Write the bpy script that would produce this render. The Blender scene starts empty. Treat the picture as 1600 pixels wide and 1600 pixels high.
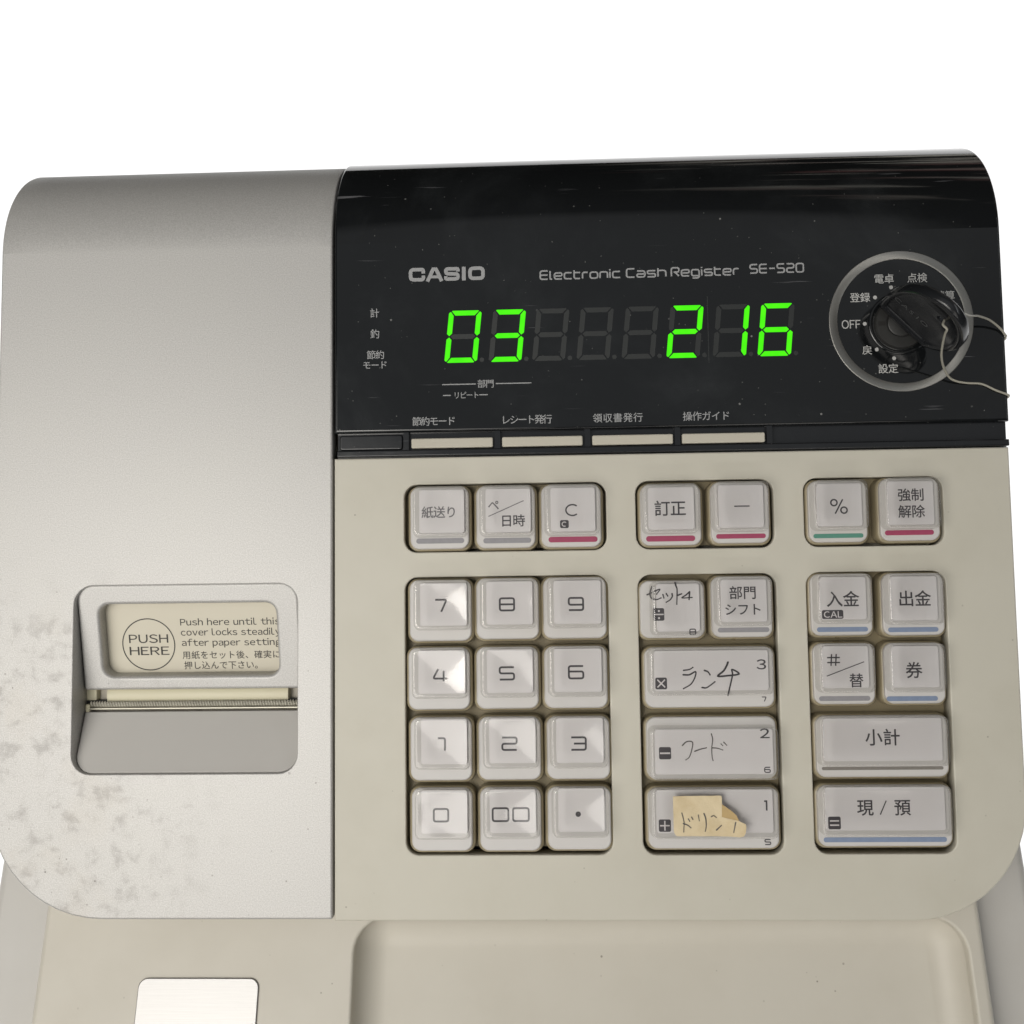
import bpy, bmesh, math, random
from mathutils import Matrix, Vector
from mathutils.geometry import tessellate_polygon
random.seed(7)
S = bpy.context.scene
COL = S.collection
R_ = math.radians

# ------------------------------------------------------------------ frames
# Everything is written in millimetres. PANEL is the frame of the sloping control panel
# (u right, v up the slope, w out of it); BASE is the upright frame of the drawer.
TILT = R_(15)
PANEL = Matrix.Translation((0, 0, .1435)) @ Matrix.Rotation(TILT, 4, 'X')
BASE = Matrix.Identity(4)

# ------------------------------------------------------------------ camera
cam = bpy.data.objects.new('camera', bpy.data.cameras.new('camera'))
COL.objects.link(cam)
cam.data.sensor_width = 36
cam.data.lens = 36 * 1540 / 1600
cam.data.clip_start = .01
cam.data.clip_end = 50
CR = Matrix(((0.9992027, 0.0157126, 0.0367030), (-0.0130752, 0.9973889, -0.0710239), (-0.0377231, 0.0704874, 0.9967991)))
cam.matrix_world = PANEL @ (Matrix.Translation((.011745, -.022728, .318976)) @ CR.to_4x4())
S.camera = cam

# ------------------------------------------------------------------ world: a dim room seen overhead
W = bpy.data.worlds.new('World')
S.world = W
W.use_nodes = True
nt = W.node_tree
nt.nodes.clear()
wo = nt.nodes.new('ShaderNodeOutputWorld')
bg = nt.nodes.new('ShaderNodeBackground')
tc = nt.nodes.new('ShaderNodeTexCoord')
sep = nt.nodes.new('ShaderNodeSeparateXYZ')
nt.links.new(tc.outputs['Generated'], sep.inputs[0])
ramp = nt.nodes.new('ShaderNodeValToRGB')          # dark walls, grey ceiling
nt.links.new(sep.outputs['Z'], ramp.inputs[0])
cr = ramp.color_ramp
cr.elements[0].position = 0.0; cr.elements[0].color = (.012, .012, .011, 1)
cr.elements[1].position = 1.0; cr.elements[1].color = (.34, .355, .365, 1)
for p, c in ((.30, (.02, .02, .018, 1)), (.62, (.035, .035, .032, 1)), (.84, (.06, .06, .06, 1)), (.90, (.30, .305, .31, 1))):
    e = cr.elements.new(p); e.color = c
mp = nt.nodes.new('ShaderNodeMapping'); mp.inputs['Scale'].default_value = (2.2, 2.2, 13)
nt.links.new(tc.outputs['Generated'], mp.inputs[0])
nz = nt.nodes.new('ShaderNodeTexNoise'); nz.inputs['Scale'].default_value = 1.3; nz.inputs['Detail'].default_value = 3
nt.links.new(mp.outputs[0], nz.inputs['Vector'])
def wmap(val, a, b, c, d):
    n = nt.nodes.new('ShaderNodeMapRange'); n.interpolation_type = 'SMOOTHSTEP'
    for i, x in enumerate((a, b, c, d)): n.inputs[i + 1].default_value = x
    nt.links.new(val, n.inputs[0]); return n.outputs[0]
def wmul(a, b):
    n = nt.nodes.new('ShaderNodeMath'); n.operation = 'MULTIPLY'
    nt.links.new(a, n.inputs[0]); nt.links.new(b, n.inputs[1]); return n.outputs[0]
# shelves and counters of the room behind: pale and coloured streaks low on the far wall
shelf = wmul(wmul(wmap(nz.outputs['Fac'], .56, .61, 0, 1), wmap(sep.outputs['Y'], .1, .4, 0, 1)), wmul(wmap(sep.outputs['X'], .0, .35, 0, 1), wmap(sep.outputs['Z'], .80, .60, 0, 1)))
smx = nt.nodes.new('ShaderNodeMix'); smx.data_type = 'RGBA'
scol = nt.nodes.new('ShaderNodeValToRGB'); nt.links.new(nz.outputs['Color'], scol.inputs[0])
scol.color_ramp.elements[0].position = .40; scol.color_ramp.elements[0].color = (.22, .03, .035, 1)
scol.color_ramp.elements[1].position = .60; scol.color_ramp.elements[1].color = (.8, .77, .68, 1)
nt.links.new(shelf, smx.inputs[0]); nt.links.new(ramp.outputs[0], smx.inputs[6]); nt.links.new(scol.outputs[0], smx.inputs[7])
nt.links.new(smx.outputs[2], bg.inputs[0])
bg.inputs[1].default_value = 1.0
nt.links.new(bg.outputs[0], wo.inputs[0])

# ------------------------------------------------------------------ lamps
def area(name, loc, target, sx, sy, power, col):
    l = bpy.data.lights.new(name, 'AREA')
    l.shape = 'RECTANGLE'; l.size = sx; l.size_y = sy; l.energy = power; l.color = col
    o = bpy.data.objects.new(name, l); COL.objects.link(o)
    o.location = loc
    o.rotation_euler = (Vector(target) - Vector(loc)).to_track_quat('-Z', 'Y').to_euler()
    return o
def pl(u, v, w):
    return tuple(PANEL @ Vector((u * .001, v * .001, w * .001)))
area('ceiling_lamp', pl(-450, -210, 800), pl(-40, -20, 0), .85, .60, 6.1, (1.0, .965, .91))
area('added_highlight_lamp', pl(-275, -65, 820), pl(-60, -20, 0), .24, .17, 1.25, (1.0, .96, .89))  # added source for the highlights on the left keys and metal plate
area('added_rim_lamp_right', pl(950, 150, 750), pl(100, -40, 0), .9, .05, .9, (.95, .98, 1.0))  # added narrow source, draws rim highlights on the right of the caps
area('added_rim_lamp_front', pl(150, -1100, 800), pl(0, -40, 0), .8, .12, 1.6, (1.0, .97, .93))  # added narrow source in front, for rim highlights along the cap bottoms
area('fill_lamp', pl(500, -900, 1300), pl(0, -20, 0), .5, .5, 1.1, (1.0, .95, .88))
lb = area('added_backdrop_lamp', (0, .05, -.06), (0, .05, 1), 1.4, 1.1, 6.4, (1, 1, 1))  # added unseen lamp under the ground sheet, turns the background white

vs = S.view_settings
vs.view_transform = 'Standard'; vs.look = 'None'; vs.exposure = 0; vs.gamma = 1
vs.use_curve_mapping = False
S.cycles.use_denoising = True
S.cycles.max_bounces = 7
S.cycles.diffuse_bounces = 3
S.cycles.glossy_bounces = 3
S.cycles.transparent_max_bounces = 16

# ------------------------------------------------------------------ materials
def nodes(name):
    m = bpy.data.materials.new(name); m.use_nodes = True
    t = m.node_tree
    return m, t, t.nodes['Principled BSDF']
def N(t, typ, **k):
    n = t.nodes.new(typ)
    for a, b in k.items():
        if a in n.inputs: n.inputs[a].default_value = b
        else: setattr(n, a, b)
    return n
def math_(t, op, a, b=None, c=None):
    n = t.nodes.new('ShaderNodeMath'); n.operation = op
    for i, x in enumerate((a, b, c)):
        if x is None: continue
        if isinstance(x, (int, float)): n.inputs[i].default_value = x
        else: t.links.new(x, n.inputs[i])
    return n.outputs[0]
def noise(t, vec, scale, detail=4, rough=.55, dist=0):
    n = N(t, 'ShaderNodeTexNoise', Scale=scale, Detail=detail, Roughness=rough, Distortion=dist)
    t.links.new(vec, n.inputs['Vector']); return n.outputs['Fac']
def smooth(t, val, a, b):
    n = t.nodes.new('ShaderNodeMapRange'); n.interpolation_type = 'SMOOTHSTEP'
    n.inputs[1].default_value = a; n.inputs[2].default_value = b
    t.links.new(val, n.inputs[0]); return n.outputs[0]
def mix(t, fac, a, b):
    n = t.nodes.new('ShaderNodeMix'); n.data_type = 'RGBA'
    if isinstance(fac, (int, float)): n.inputs[0].default_value = fac
    else: t.links.new(fac, n.inputs[0])
    for i, x in ((6, a), (7, b)):
        if isinstance(x, tuple): n.inputs[i].default_value = (*x[:3], 1)
        else: t.links.new(x, n.inputs[i])
    return n.outputs[2]
def specks(t, vec, scale, size, keep):
    """sparse round specks: 1 inside a speck"""
    v = N(t, 'ShaderNodeTexVoronoi', Scale=scale); t.links.new(vec, v.inputs['Vector'])
    near = smooth(t, v.outputs['Distance'], size, size * .55)
    s = t.nodes.new('ShaderNodeSeparateColor'); t.links.new(v.outputs['Color'], s.inputs[0])
    pick = math_(t, 'LESS_THAN', s.outputs[0], keep)
    amt = math_(t, 'MULTIPLY', near, pick)
    return math_(t, 'MULTIPLY', amt, s.outputs[1])
def objvec(t, scale=(1, 1, 1), rot=0):
    c = t.nodes.new('ShaderNodeTexCoord')
    m = t.nodes.new('ShaderNodeMapping'); m.inputs['Scale'].default_value = scale
    m.inputs['Rotation'].default_value = (0, 0, rot)
    t.links.new(c.outputs['Object'], m.inputs[0]); return m.outputs[0]
def bump(t, p, h, strength, dist=.0002):
    b = N(t, 'ShaderNodeBump', Strength=strength, Distance=dist)
    t.links.new(h, b.inputs['Height']); t.links.new(b.outputs[0], p.inputs['Normal'])

def plastic(name, col, rough=.5, grime=.25, grime_col=(.30, .25, .16), speck=.03, tex=.12, spec=.5, big=14):
    m, t, p = nodes(name)
    v = objvec(t)
    big = noise(t, v, big, 5, .62)
    c = mix(t, math_(t, 'MULTIPLY', smooth(t, big, .42, .75), grime), col, tuple(a * .62 + b * .38 for a, b in zip(col, grime_col)))
    med = noise(t, v, 160, 3, .6)
    c = mix(t, math_(t, 'MULTIPLY', med, .10), c, tuple(x * .7 for x in col))
    if speck:
        s = specks(t, v, 110, .055, speck * 2.2)
        c = mix(t, math_(t, 'MULTIPLY', s, .8), c, (.08, .06, .04))
        s = specks(t, v, 330, .13, speck)
        c = mix(t, math_(t, 'MULTIPLY', s, .6), c, (.12, .10, .07))
    t.links.new(c, p.inputs['Base Color'])
    r = math_(t, 'ADD', math_(t, 'MULTIPLY', noise(t, v, 60, 3), .16), rough - .08)
    t.links.new(r, p.inputs['Roughness'])
    p.inputs['Specular IOR Level'].default_value = spec
    if tex: bump(t, p, noise(t, v, 2600, 2), tex, .0001)
    return m

M_BEIGE = plastic('cream_plastic', (.562, .538, .460), .48, .4, (.36, .33, .24), speck=.07, big=24)
M_BASE = plastic('cream_base_plastic', (.575, .545, .475), .5, .3, speck=.06)
M_GREYSIDE = plastic('grey_base_plastic', (.53, .515, .485), .5, .3)
M_CHUTE = plastic('grey_chute_plastic', (.48, .465, .44), .5, .15, speck=.02)
M_LABEL = plastic('cream_label', (.60, .56, .455), .5, .12, speck=.008, tex=0)
M_ROLLER = plastic('cream_roller', (.62, .58, .42), .45, .25, speck=.05, tex=0)
M_WELL = plastic('olive_rubber', (.27, .225, .135), .5, .5, (.12, .09, .05), .06)
M_SKIRT = plastic('yellowed_skirt', (.30, .255, .165), .3, .5, (.18, .14, .08), .02, 0)
M_BUTTON = plastic('cream_button', (.52, .49, .41), .6, .4, speck=.03, tex=.4)
M_KEYWHITE = plastic('white_key_plastic', (.58, .565, .55), .42, .3, (.45, .38, .24), .006, 0)
M_CARD = plastic('white_key_card', (.72, .70, .705), .5, .12, (.5, .45, .38), .002, 0)
M_TAPE = plastic('old_paper_tape', (.70, .585, .385), .75, .9, (.42, .28, .10), .05, .9, big=110)
M_TAPEBACK = plastic('old_paper_tape_back', (.50, .36, .17), .8, .6, (.35, .22, .08), .03, .5)
M_DARKIN = plastic('dark_inside', (.012, .011, .010), .6, .2, (.03, .02, .01), 0, 0)
M_HOUSING = plastic('cream_housing', (.50, .46, .38), .5, .3)

def silver():
    m, t, p = nodes('silver_metallic_paint')
    v = objvec(t)
    flake = noise(t, v, 2600, 2, .6)
    soft = noise(t, v, 22, 5, .6)
    c = mix(t, smooth(t, flake, .3, .7), (.415, .408, .394), (.535, .527, .512))
    c = mix(t, math_(t, 'MULTIPLY', smooth(t, soft, .4, .8), .16), c, (.50, .495, .455))
    # hand grime gathered towards the lower left of the cover
    sp = t.nodes.new('ShaderNodeSeparateXYZ'); t.links.new(v, sp.inputs[0])
    mu = smooth(t, sp.outputs['X'], -.075, -.145)
    mv = smooth(t, sp.outputs['Y'], -.005, -.055)
    mask = math_(t, 'MULTIPLY', mu, mv)
    st = noise(t, v, 130, 10, .74, .15)
    st = math_(t, 'MULTIPLY', smooth(t, st, .49, .64), mask)
    c = mix(t, math_(t, 'MULTIPLY', st, .24), c, (.31, .285, .265))
    st2 = noise(t, v, 38, 6, .6)
    st2 = math_(t, 'MULTIPLY', smooth(t, st2, .48, .68), mask)
    c = mix(t, math_(t, 'MULTIPLY', st2, .20), c, (.44, .40, .34))
    far = math_(t, 'ADD', math_(t, 'MULTIPLY', mv, .55), .12)
    s = math_(t, 'MULTIPLY', specks(t, v, 150, .085, .22), far)
    c = mix(t, s, c, (.07, .05, .05))
    s = math_(t, 'MULTIPLY', specks(t, v, 420, .16, .12), far)
    c = mix(t, s, c, (.12, .10, .09))
    t.links.new(c, p.inputs['Base Color'])
    p.inputs['Metallic'].default_value = .28
    r = math_(t, 'ADD', math_(t, 'MULTIPLY', st, .12), .46)
    t.links.new(r, p.inputs['Roughness'])
    bump(t, p, flake, .22, .0001)
    return m
M_SILVER = silver()

def glossblack(name, base, rough, dust=1.0):
    m, t, p = nodes(name)
    v = objvec(t)
    c = base
    haze = noise(t, v, 18, 6, .65, .4)
    c = mix(t, math_(t, 'MULTIPLY', smooth(t, haze, .45, .8), .60 * dust), c, (.030, .033, .035))
    for ang, th in ((.6, .70), (-.5, .71), (1.3, .72)):       # fine wiping scratches
        sv = objvec(t, (35, 700, 100), ang)
        sc = smooth(t, noise(t, sv, 1, 2, .5), th, th + .06)
        pm = smooth(t, noise(t, v, 24, 2), .48, .68)
        c = mix(t, math_(t, 'MULTIPLY', math_(t, 'MULTIPLY', sc, pm), .8 * dust), c, (.16, .16, .17))
    c = mix(t, math_(t, 'MULTIPLY', specks(t, v, 230, .10, .10), .8 * dust), c, (.28, .28, .27))
    c = mix(t, math_(t, 'MULTIPLY', specks(t, v, 560, .15, .14), .5 * dust), c, (.20, .20, .19))
    t.links.new(c, p.inputs['Base Color'])
    t.links.new(math_(t, 'ADD', math_(t, 'MULTIPLY', smooth(t, haze, .4, .8), .10), rough), p.inputs['Roughness'])
    return m
M_BLACK = glossblack('smoked_black_plastic', (.0062, .0070, .0078), .05)
M_BLACKSTRIP = glossblack('black_strip_plastic', (.012, .013, .015), .16, .8)
M_KEYTAG = glossblack('black_key_plastic', (.012, .013, .015), .20, .5)
M_LOCK = glossblack('dark_lock_plastic', (.022, .022, .021), .40, .9)

def flat(name, col, rough=.6):
    m, t, p = nodes(name)
    v = objvec(t)
    c = mix(t, noise(t, v, 900, 3), tuple(x * .86 for x in col), tuple(min(1, x * 1.12) for x in col))
    t.links.new(c, p.inputs['Base Color']); p.inputs['Roughness'].default_value = rough
    return m
M_INK = flat('dark_grey_print', (.055, .050, .056))
M_INKSOFT = flat('worn_grey_print', (.16, .155, .165))
M_PEN = flat('pen_ink', (.035, .030, .034))
M_PENCIL = flat('soft_pen_ink', (.10, .09, .085))
M_PRINT = flat('grey_panel_print', (.33, .335, .34))
M_PRINTW = flat('light_panel_print', (.48, .48, .47))
M_LABELINK = flat('black_label_print', (.035, .032, .028))
M_RED = flat('crimson_bar', (.33, .05, .11))
M_GREEN = flat('green_bar', (.085, .25, .19))
M_BLUE = flat('blue_bar', (.20, .255, .37))
M_GREY = flat('grey_bar', (.27, .265, .28))
M_DGREY = flat('dark_grey_bar', (.20, .185, .165))
M_BADGE = flat('badge_light_print', (.66, .63, .64))
M_UNLIT = flat('unlit_segment', (.023, .0255, .0255), .5)
M_EMBOSS = flat('worn_embossing', (.07, .072, .075), .4)
M_WIRE = flat('pale_wire', (.36, .345, .29), .45)

def emit():
    m, t, p = nodes('green_display_segment')
    v = objvec(t)
    n = noise(t, v, 260, 1)
    c = mix(t, n, (.045, .80, .002), (.095, 1.0, .006))
    p.inputs['Base Color'].default_value = (.01, .05, .005, 1)
    t.links.new(c, p.inputs['Emission Color']); p.inputs['Emission Strength'].default_value = 1.05
    p.inputs['Specular IOR Level'].default_value = .1
    return m
M_LIT = emit()

def clear():
    m, t, p = nodes('clear_acrylic')
    t.nodes.remove(p)
    out = t.nodes['Material Output']
    tr = N(t, 'ShaderNodeBsdfTransparent'); tr.inputs[0].default_value = (.965, .962, .955, 1)
    v = objvec(t)
    gl = N(t, 'ShaderNodeBsdfGlossy'); gl.inputs['Color'].default_value = (1, 1, 1, 1)
    t.links.new(math_(t, 'ADD', math_(t, 'MULTIPLY', noise(t, v, 120, 3), .08), .05), gl.inputs['Roughness'])
    b = N(t, 'ShaderNodeBump', Strength=.35, Distance=.0003)
    t.links.new(noise(t, v, 75, 2), b.inputs['Height'])
    fr = N(t, 'ShaderNodeFresnel', IOR=1.52)
    t.links.new(b.outputs[0], fr.inputs['Normal']); t.links.new(b.outputs[0], gl.inputs['Normal'])
    mx = N(t, 'ShaderNodeMixShader')
    t.links.new(fr.outputs[0], mx.inputs[0]); t.links.new(tr.outputs[0], mx.inputs[1]); t.links.new(gl.outputs[0], mx.inputs[2])
    t.links.new(mx.outputs[0], out.inputs['Surface'])
    return m
M_CLEAR = clear()
def edge(name, amount):  # whitish mix paints bright light lines on the cap walls and rims
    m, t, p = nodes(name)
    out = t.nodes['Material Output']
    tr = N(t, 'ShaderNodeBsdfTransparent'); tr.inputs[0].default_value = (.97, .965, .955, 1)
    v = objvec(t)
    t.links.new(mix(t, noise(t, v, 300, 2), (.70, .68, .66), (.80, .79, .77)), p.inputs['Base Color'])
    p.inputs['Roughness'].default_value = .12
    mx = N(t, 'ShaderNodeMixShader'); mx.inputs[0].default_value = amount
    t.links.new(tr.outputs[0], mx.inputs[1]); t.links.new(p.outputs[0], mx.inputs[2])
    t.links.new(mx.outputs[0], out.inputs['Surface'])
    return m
M_EDGE = edge('cap_edge_painted_light', .20)
M_RIM = edge('cap_rim_painted_light', .62)

def brushed(name, col, rough, scale, radial=False):
    m, t, p = nodes(name)
    p.inputs['Metallic'].default_value = 1
    v = objvec(t, scale)
    n = noise(t, v, 1, 4, .6)
    t.links.new(mix(t, n, tuple(x * .72 for x in col), tuple(min(1, x * 1.2) for x in col)), p.inputs['Base Color'])
    t.links.new(math_(t, 'ADD', math_(t, 'MULTIPLY', n, .14), rough - .07), p.inputs['Roughness'])
    if radial:
        p.inputs['Metallic'].default_value = .85
        p.inputs['Anisotropic'].default_value = .8
        tg = N(t, 'ShaderNodeTangent'); tg.direction_type = 'RADIAL'; tg.axis = 'Z'
        t.links.new(tg.outputs[0], p.inputs['Tangent'])
    else:
        bump(t, p, n, .12, .0001)
    return m
M_PLATE = brushed('brushed_steel', (.36, .355, .35), .44, (60, 5200, 100))
M_RING = brushed('turned_metal_ring', (.34, .335, .315), .42, (2500, 2500, 100), True)
M_CUT = brushed('cutter_metal', (.36, .345, .29), .42, (300, 300, 300))

def white_table():  # translucent ground sheet, kept white by the added lamp beneath
    m, t, p = nodes('backlit_white_sheet')
    t.nodes.remove(p)
    out = t.nodes['Material Output']
    v = objvec(t)
    c = mix(t, noise(t, v, 3, 2), (.93, .93, .93), (.95, .95, .95))
    tr = N(t, 'ShaderNodeBsdfTranslucent'); t.links.new(c, tr.inputs[0])
    df = N(t, 'ShaderNodeBsdfDiffuse'); t.links.new(c, df.inputs[0])
    mx = N(t, 'ShaderNodeMixShader'); mx.inputs[0].default_value = .15
    t.links.new(tr.outputs[0], mx.inputs[1]); t.links.new(df.outputs[0], mx.inputs[2])
    t.links.new(mx.outputs[0], out.inputs['Surface'])
    return m
M_TABLE = white_table()

# ------------------------------------------------------------------ mesh helpers (mm)
def rr(u0, u1, v0, v1, r, inset=0, n=6):
    """rounded rectangle loop; r is one radius or (top left, top right, bottom right, bottom left)"""
    if not isinstance(r, tuple): r = (r,) * 4
    u0 += inset; u1 -= inset; v0 += inset; v1 -= inset
    r = [min(max(.05, x - inset), (u1 - u0) * .495, (v1 - v0) * .495) for x in r]
    P = []
    for (cx, cy, rad, a0) in ((u1 - r[1], v1 - r[1], r[1], 0), (u0 + r[0], v1 - r[0], r[0], 90),
                              (u0 + r[3], v0 + r[3], r[3], 180), (u1 - r[2], v0 + r[2], r[2], 270)):
        k = n if rad > 1 else 2 if rad < .2 else 3
        for i in range(n + 1):
            a = R_(a0 + 90 * i / n)
            P.append((cx + rad * math.cos(a), cy + rad * math.sin(a)))
    return P
def circ(cx, cy, r, n=48):
    return [(cx + r * math.cos(2 * math.pi * i / n), cy + r * math.sin(2 * math.pi * i / n)) for i in range(n)]

def obj(name, bm, mats, parent=None, frame=None, smooth=None, fn=None):
    """link a bmesh in mm as one mesh object in metres; a child of a part stays in the part's own frame"""
    if fn:
        for v in bm.verts: v.co = Vector(fn(v.co))
    me = bpy.data.meshes.new(name)
    bm.to_mesh(me); bm.free()
    me.transform(Matrix.Scale(.001, 4))
    for m in (mats if isinstance(mats, (list, tuple)) else (mats,)): me.materials.append(m)
    if smooth is True:
        for p in me.polygons: p.use_smooth = True
    elif smooth:
        for p in me.polygons: p.use_smooth = True
        me.set_sharp_from_angle(angle=R_(smooth))
    o = bpy.data.objects.new(name, me); COL.objects.link(o)
    if parent: o.parent = parent
    if frame is not None: o.matrix_local = frame
    return o
def ring_faces(bm, A, B, smooth=True, mat=0):
    n = len(A)
    for i in range(n):
        try:
            f = bm.faces.new((A[i], A[(i + 1) % n], B[(i + 1) % n], B[i])); f.smooth = smooth; f.material_index = mat
        except ValueError: pass
def loop(bm, pts, w):
    return [bm.verts.new((x, y, w)) for x, y in pts]
def fill(bm, loops, mat=0, flip=False):
    polys = [[v.co.copy() for v in l] for l in loops]
    flatv = [v for l in loops for v in l]
    for tri in tessellate_polygon(polys):
        try:
            f = bm.faces.new([flatv[i] for i in tri]); f.smooth = False; f.material_index = mat
        except ValueError: pass
def plate(outer, holes, w0, w1, bev=.5, seg=3, bottom=True, holebev=None):
    """flat plate with holes and rounded upper rims; outer and holes are functions of inset"""
    bm = bmesh.new()
    tops, bots = [], []
    for k, f in enumerate([outer] + list(holes)):
        b = bev if k == 0 or holebev is None else holebev
        s = 1 if k == 0 else -1
        prev = loop(bm, f(0), w0); bots.append(prev)
        for i in range(seg + 1):
            a = math.pi / 2 * i / seg
            cur = loop(bm, f(s * b * (1 - math.cos(a))), w1 - b + b * math.sin(a))
            ring_faces(bm, prev, cur, smooth=True)
            prev = cur
        tops.append(prev)
    fill(bm, tops)
    if bottom: fill(bm, bots)
    bm.normal_update()
    bmesh.ops.recalc_face_normals(bm, faces=bm.faces[:])
    return bm
def loft(rings, smooth=True, cap=True, bottom=True):
    bm = bmesh.new(); prev = None; first = None
    for pts, w in rings:
        cur = loop(bm, pts, w)
        if prev: ring_faces(bm, prev, cur, smooth)
        else: first = cur
        prev = cur
    if cap:
        f = bm.faces.new(prev); f.smooth = smooth
    if bottom: bm.faces.new(first)
    bmesh.ops.recalc_face_normals(bm, faces=bm.faces[:])
    return bm
def box(u0, u1, v0, v1, w0, w1, bm=None):
    bm = bm or bmesh.new()
    bmesh.ops.create_cube(bm, size=1, matrix=Matrix.Translation(((u0 + u1) / 2, (v0 + v1) / 2, (w0 + w1) / 2)) @ Matrix.Diagonal((u1 - u0, v1 - v0, w1 - w0, 1)))
    return bm
def softbox(u0, u1, v0, v1, w0, w1, r=.6, b=.4):
    return plate(lambda i: rr(u0, u1, v0, v1, r, i), [], w0, w1, b)

V_BEND, R_BEND = 90.0, 40.0
def bend(c):
    """the back of the upper covers rolls over and drops down"""
    u, v, w = c
    if v <= V_BEND: return (u, v, w)
    a = (v - V_BEND) / R_BEND
    if a <= math.pi / 2:
        r = R_BEND + w
        return (u, V_BEND + r * math.sin(a), -R_BEND + r * math.cos(a))
    return (u, V_BEND + R_BEND + w, -R_BEND - (a - math.pi / 2) * R_BEND)
def bent(bm):
    k = 0
    while k < 26:
        g = bm.verts[:] + bm.edges[:] + bm.faces[:]
        bmesh.ops.bisect_plane(bm, geom=g, plane_co=(0, V_BEND + k * 2.5, 0), plane_no=(0, 1, 0), dist=1e-5)
        k += 1
    for f in bm.faces:
        if f.calc_center_median().y > V_BEND: f.smooth = True
    for v in bm.verts: v.co = Vector(bend(v.co))
    bmesh.ops.recalc_face_normals(bm, faces=bm.faces[:])
    return bm

# ---- lettering -----------------------------------------------------------------
_glyph = {}
def glyph(ch):
    """outline of one character as (vertices, faces, x0, x1, y0, y1) at size 1"""
    if ch not in _glyph:
        c = bpy.data.curves.new('t', 'FONT'); c.body = ch; c.size = 1; c.resolution_u = 3
        o = bpy.data.objects.new('t', c); COL.objects.link(o)
        dg = bpy.context.evaluated_depsgraph_get(); dg.update()
        me = bpy.data.meshes.new_from_object(o.evaluated_get(dg))
        vs_ = [(v.co.x, v.co.y) for v in me.vertices]; fs = [tuple(p.vertices) for p in me.polygons]
        bpy.data.objects.remove(o); bpy.data.curves.remove(c); bpy.data.meshes.remove(me)
        xs = [v[0] for v in vs_] or [0]; ys = [v[1] for v in vs_] or [0]
        _glyph[ch] = (vs_, fs, min(xs), max(xs), min(ys), max(ys))
    return _glyph[ch]
FAT = .006
def put(bm, ch, ox, oy, sx, sy, w, fat=None):
    if fat is None: fat = FAT
    # several copies a hair apart give the strokes the weight of the print
    if fat:
        for i, (dx, dy) in enumerate(((1, .4), (-1, -.4), (-.4, 1), (.4, -1))):
            put(bm, ch, ox + dx * fat * sx, oy + dy * fat * sy, sx, sy, w + .0012 * i, 0)
        return
    g = glyph(ch)
    vv = [bm.verts.new((ox + x * sx, oy + y * sy, w)) for x, y in g[0]]
    for f in g[1]:
        try: bm.faces.new([vv[i] for i in f])
        except ValueError: pass
def cjk(bm, s, cu, cv, em, w, pitch=None, sx=1.0):
    """evenly pitched Japanese characters centred on (cu, cv); em is the character size"""
    pitch = pitch or em
    k = em / .93
    for i, ch in enumerate(s):
        if ch == ' ': continue
        g = glyph(ch)
        x = cu + (i - (len(s) - 1) / 2) * pitch
        put(bm, ch, x - .5 * k * sx * 1.0, cv - .38 * k, k * sx, k, w)
def latin(bm, s, u0, vbase, cap, w, width=None, gap=.16, space=.34, sx=1.0, weight=None):
    """proportional Latin line set from wide sans capitals; cap is the capital height"""
    hc = glyph('Ｈ'); k = cap / (hc[5] - hc[4])
    adv, items = 0, []
    for ch in s:
        if ch == ' ': adv += space * k; continue
        f = chr(ord(ch) + 0xFEE0); g = glyph(f)
        items.append((f, adv, g)); adv += (g[3] - g[2]) * k + gap * k * (.34 if ch in 'rtfLk' else .72 if ch in 'ilunhI' else .6)
    tot = adv - gap * k * .62
    q = (width / tot) if width else sx
    for f, a, g in items:
        put(bm, f, u0 + (a - g[2] * k) * q, vbase - hc[4] * k, k * q, k, w)

def arc_path(pts, r, closed):
    """round the corners of a polyline"""
    P = [Vector(p) for p in pts]; n = len(P); out = []
    for i, p in enumerate(P):
        if not closed and i in (0, n - 1): out.append(p); continue
        a, b = P[i - 1], P[(i + 1) % n]
        da, db = (a - p), (b - p)
        rr_ = min(r, da.length * .49, db.length * .49)
        A, B = p + da.normalized() * rr_, p + db.normalized() * rr_
        for k in range(5):
            s = k / 4
            out.append(A * (1 - s) ** 2 + p * 2 * s * (1 - s) + B * s * s)
    return out
def ribbon(bm, pts, width, w, closed=False, r=0, taper=None, roundcap=False):
    P = arc_path(pts, r, closed) if r else [Vector(p) for p in pts]
    Q = [P[0]]
    for p in P[1:]:
        if (p - Q[-1]).length > 1e-4: Q.append(p)
    if closed and (Q[0] - Q[-1]).length < 1e-4: Q.pop()
    P = Q; n = len(P); L, Rr = [], []
    for i in range(n):
        a = P[i - 1] if (i or closed) else None
        b = P[(i + 1) % n] if (i < n - 1 or closed) else None
        d1 = (P[i] - a).normalized() if a is not None else (b - P[i]).normalized()
        d2 = (b - P[i]).normalized() if b is not None else d1
        nrm = Vector((-(d1.y + d2.y), d1.x + d2.x))
        if nrm.length < 1e-5: nrm = Vector((-d1.y, d1.x))
        nrm.normalize()
        m = min(2.0, 1 / max(.3, abs(nrm.dot(Vector((-d1.y, d1.x))))))
        ww = width * (taper(i / max(1, n - 1)) if taper else 1) / 2
        L.append(bm.verts.new((*(P[i] + nrm * ww * m), w))); Rr.append(bm.verts.new((*(P[i] - nrm * ww * m), w)))
    for i in range(n if closed else n - 1):
        j = (i + 1) % n
        try: bm.faces.new((Rr[i], Rr[j], L[j], L[i]))
        except ValueError: pass
    if roundcap:
        for p in (P[0], P[-1]): disc(bm, p.x, p.y, width / 2 * .9, w + .003, 10)
def disc(bm, x, y, r, w, n=20):
    bm.faces.new([bm.verts.new((px, py, w)) for px, py in circ(x, y, r, n)])
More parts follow.
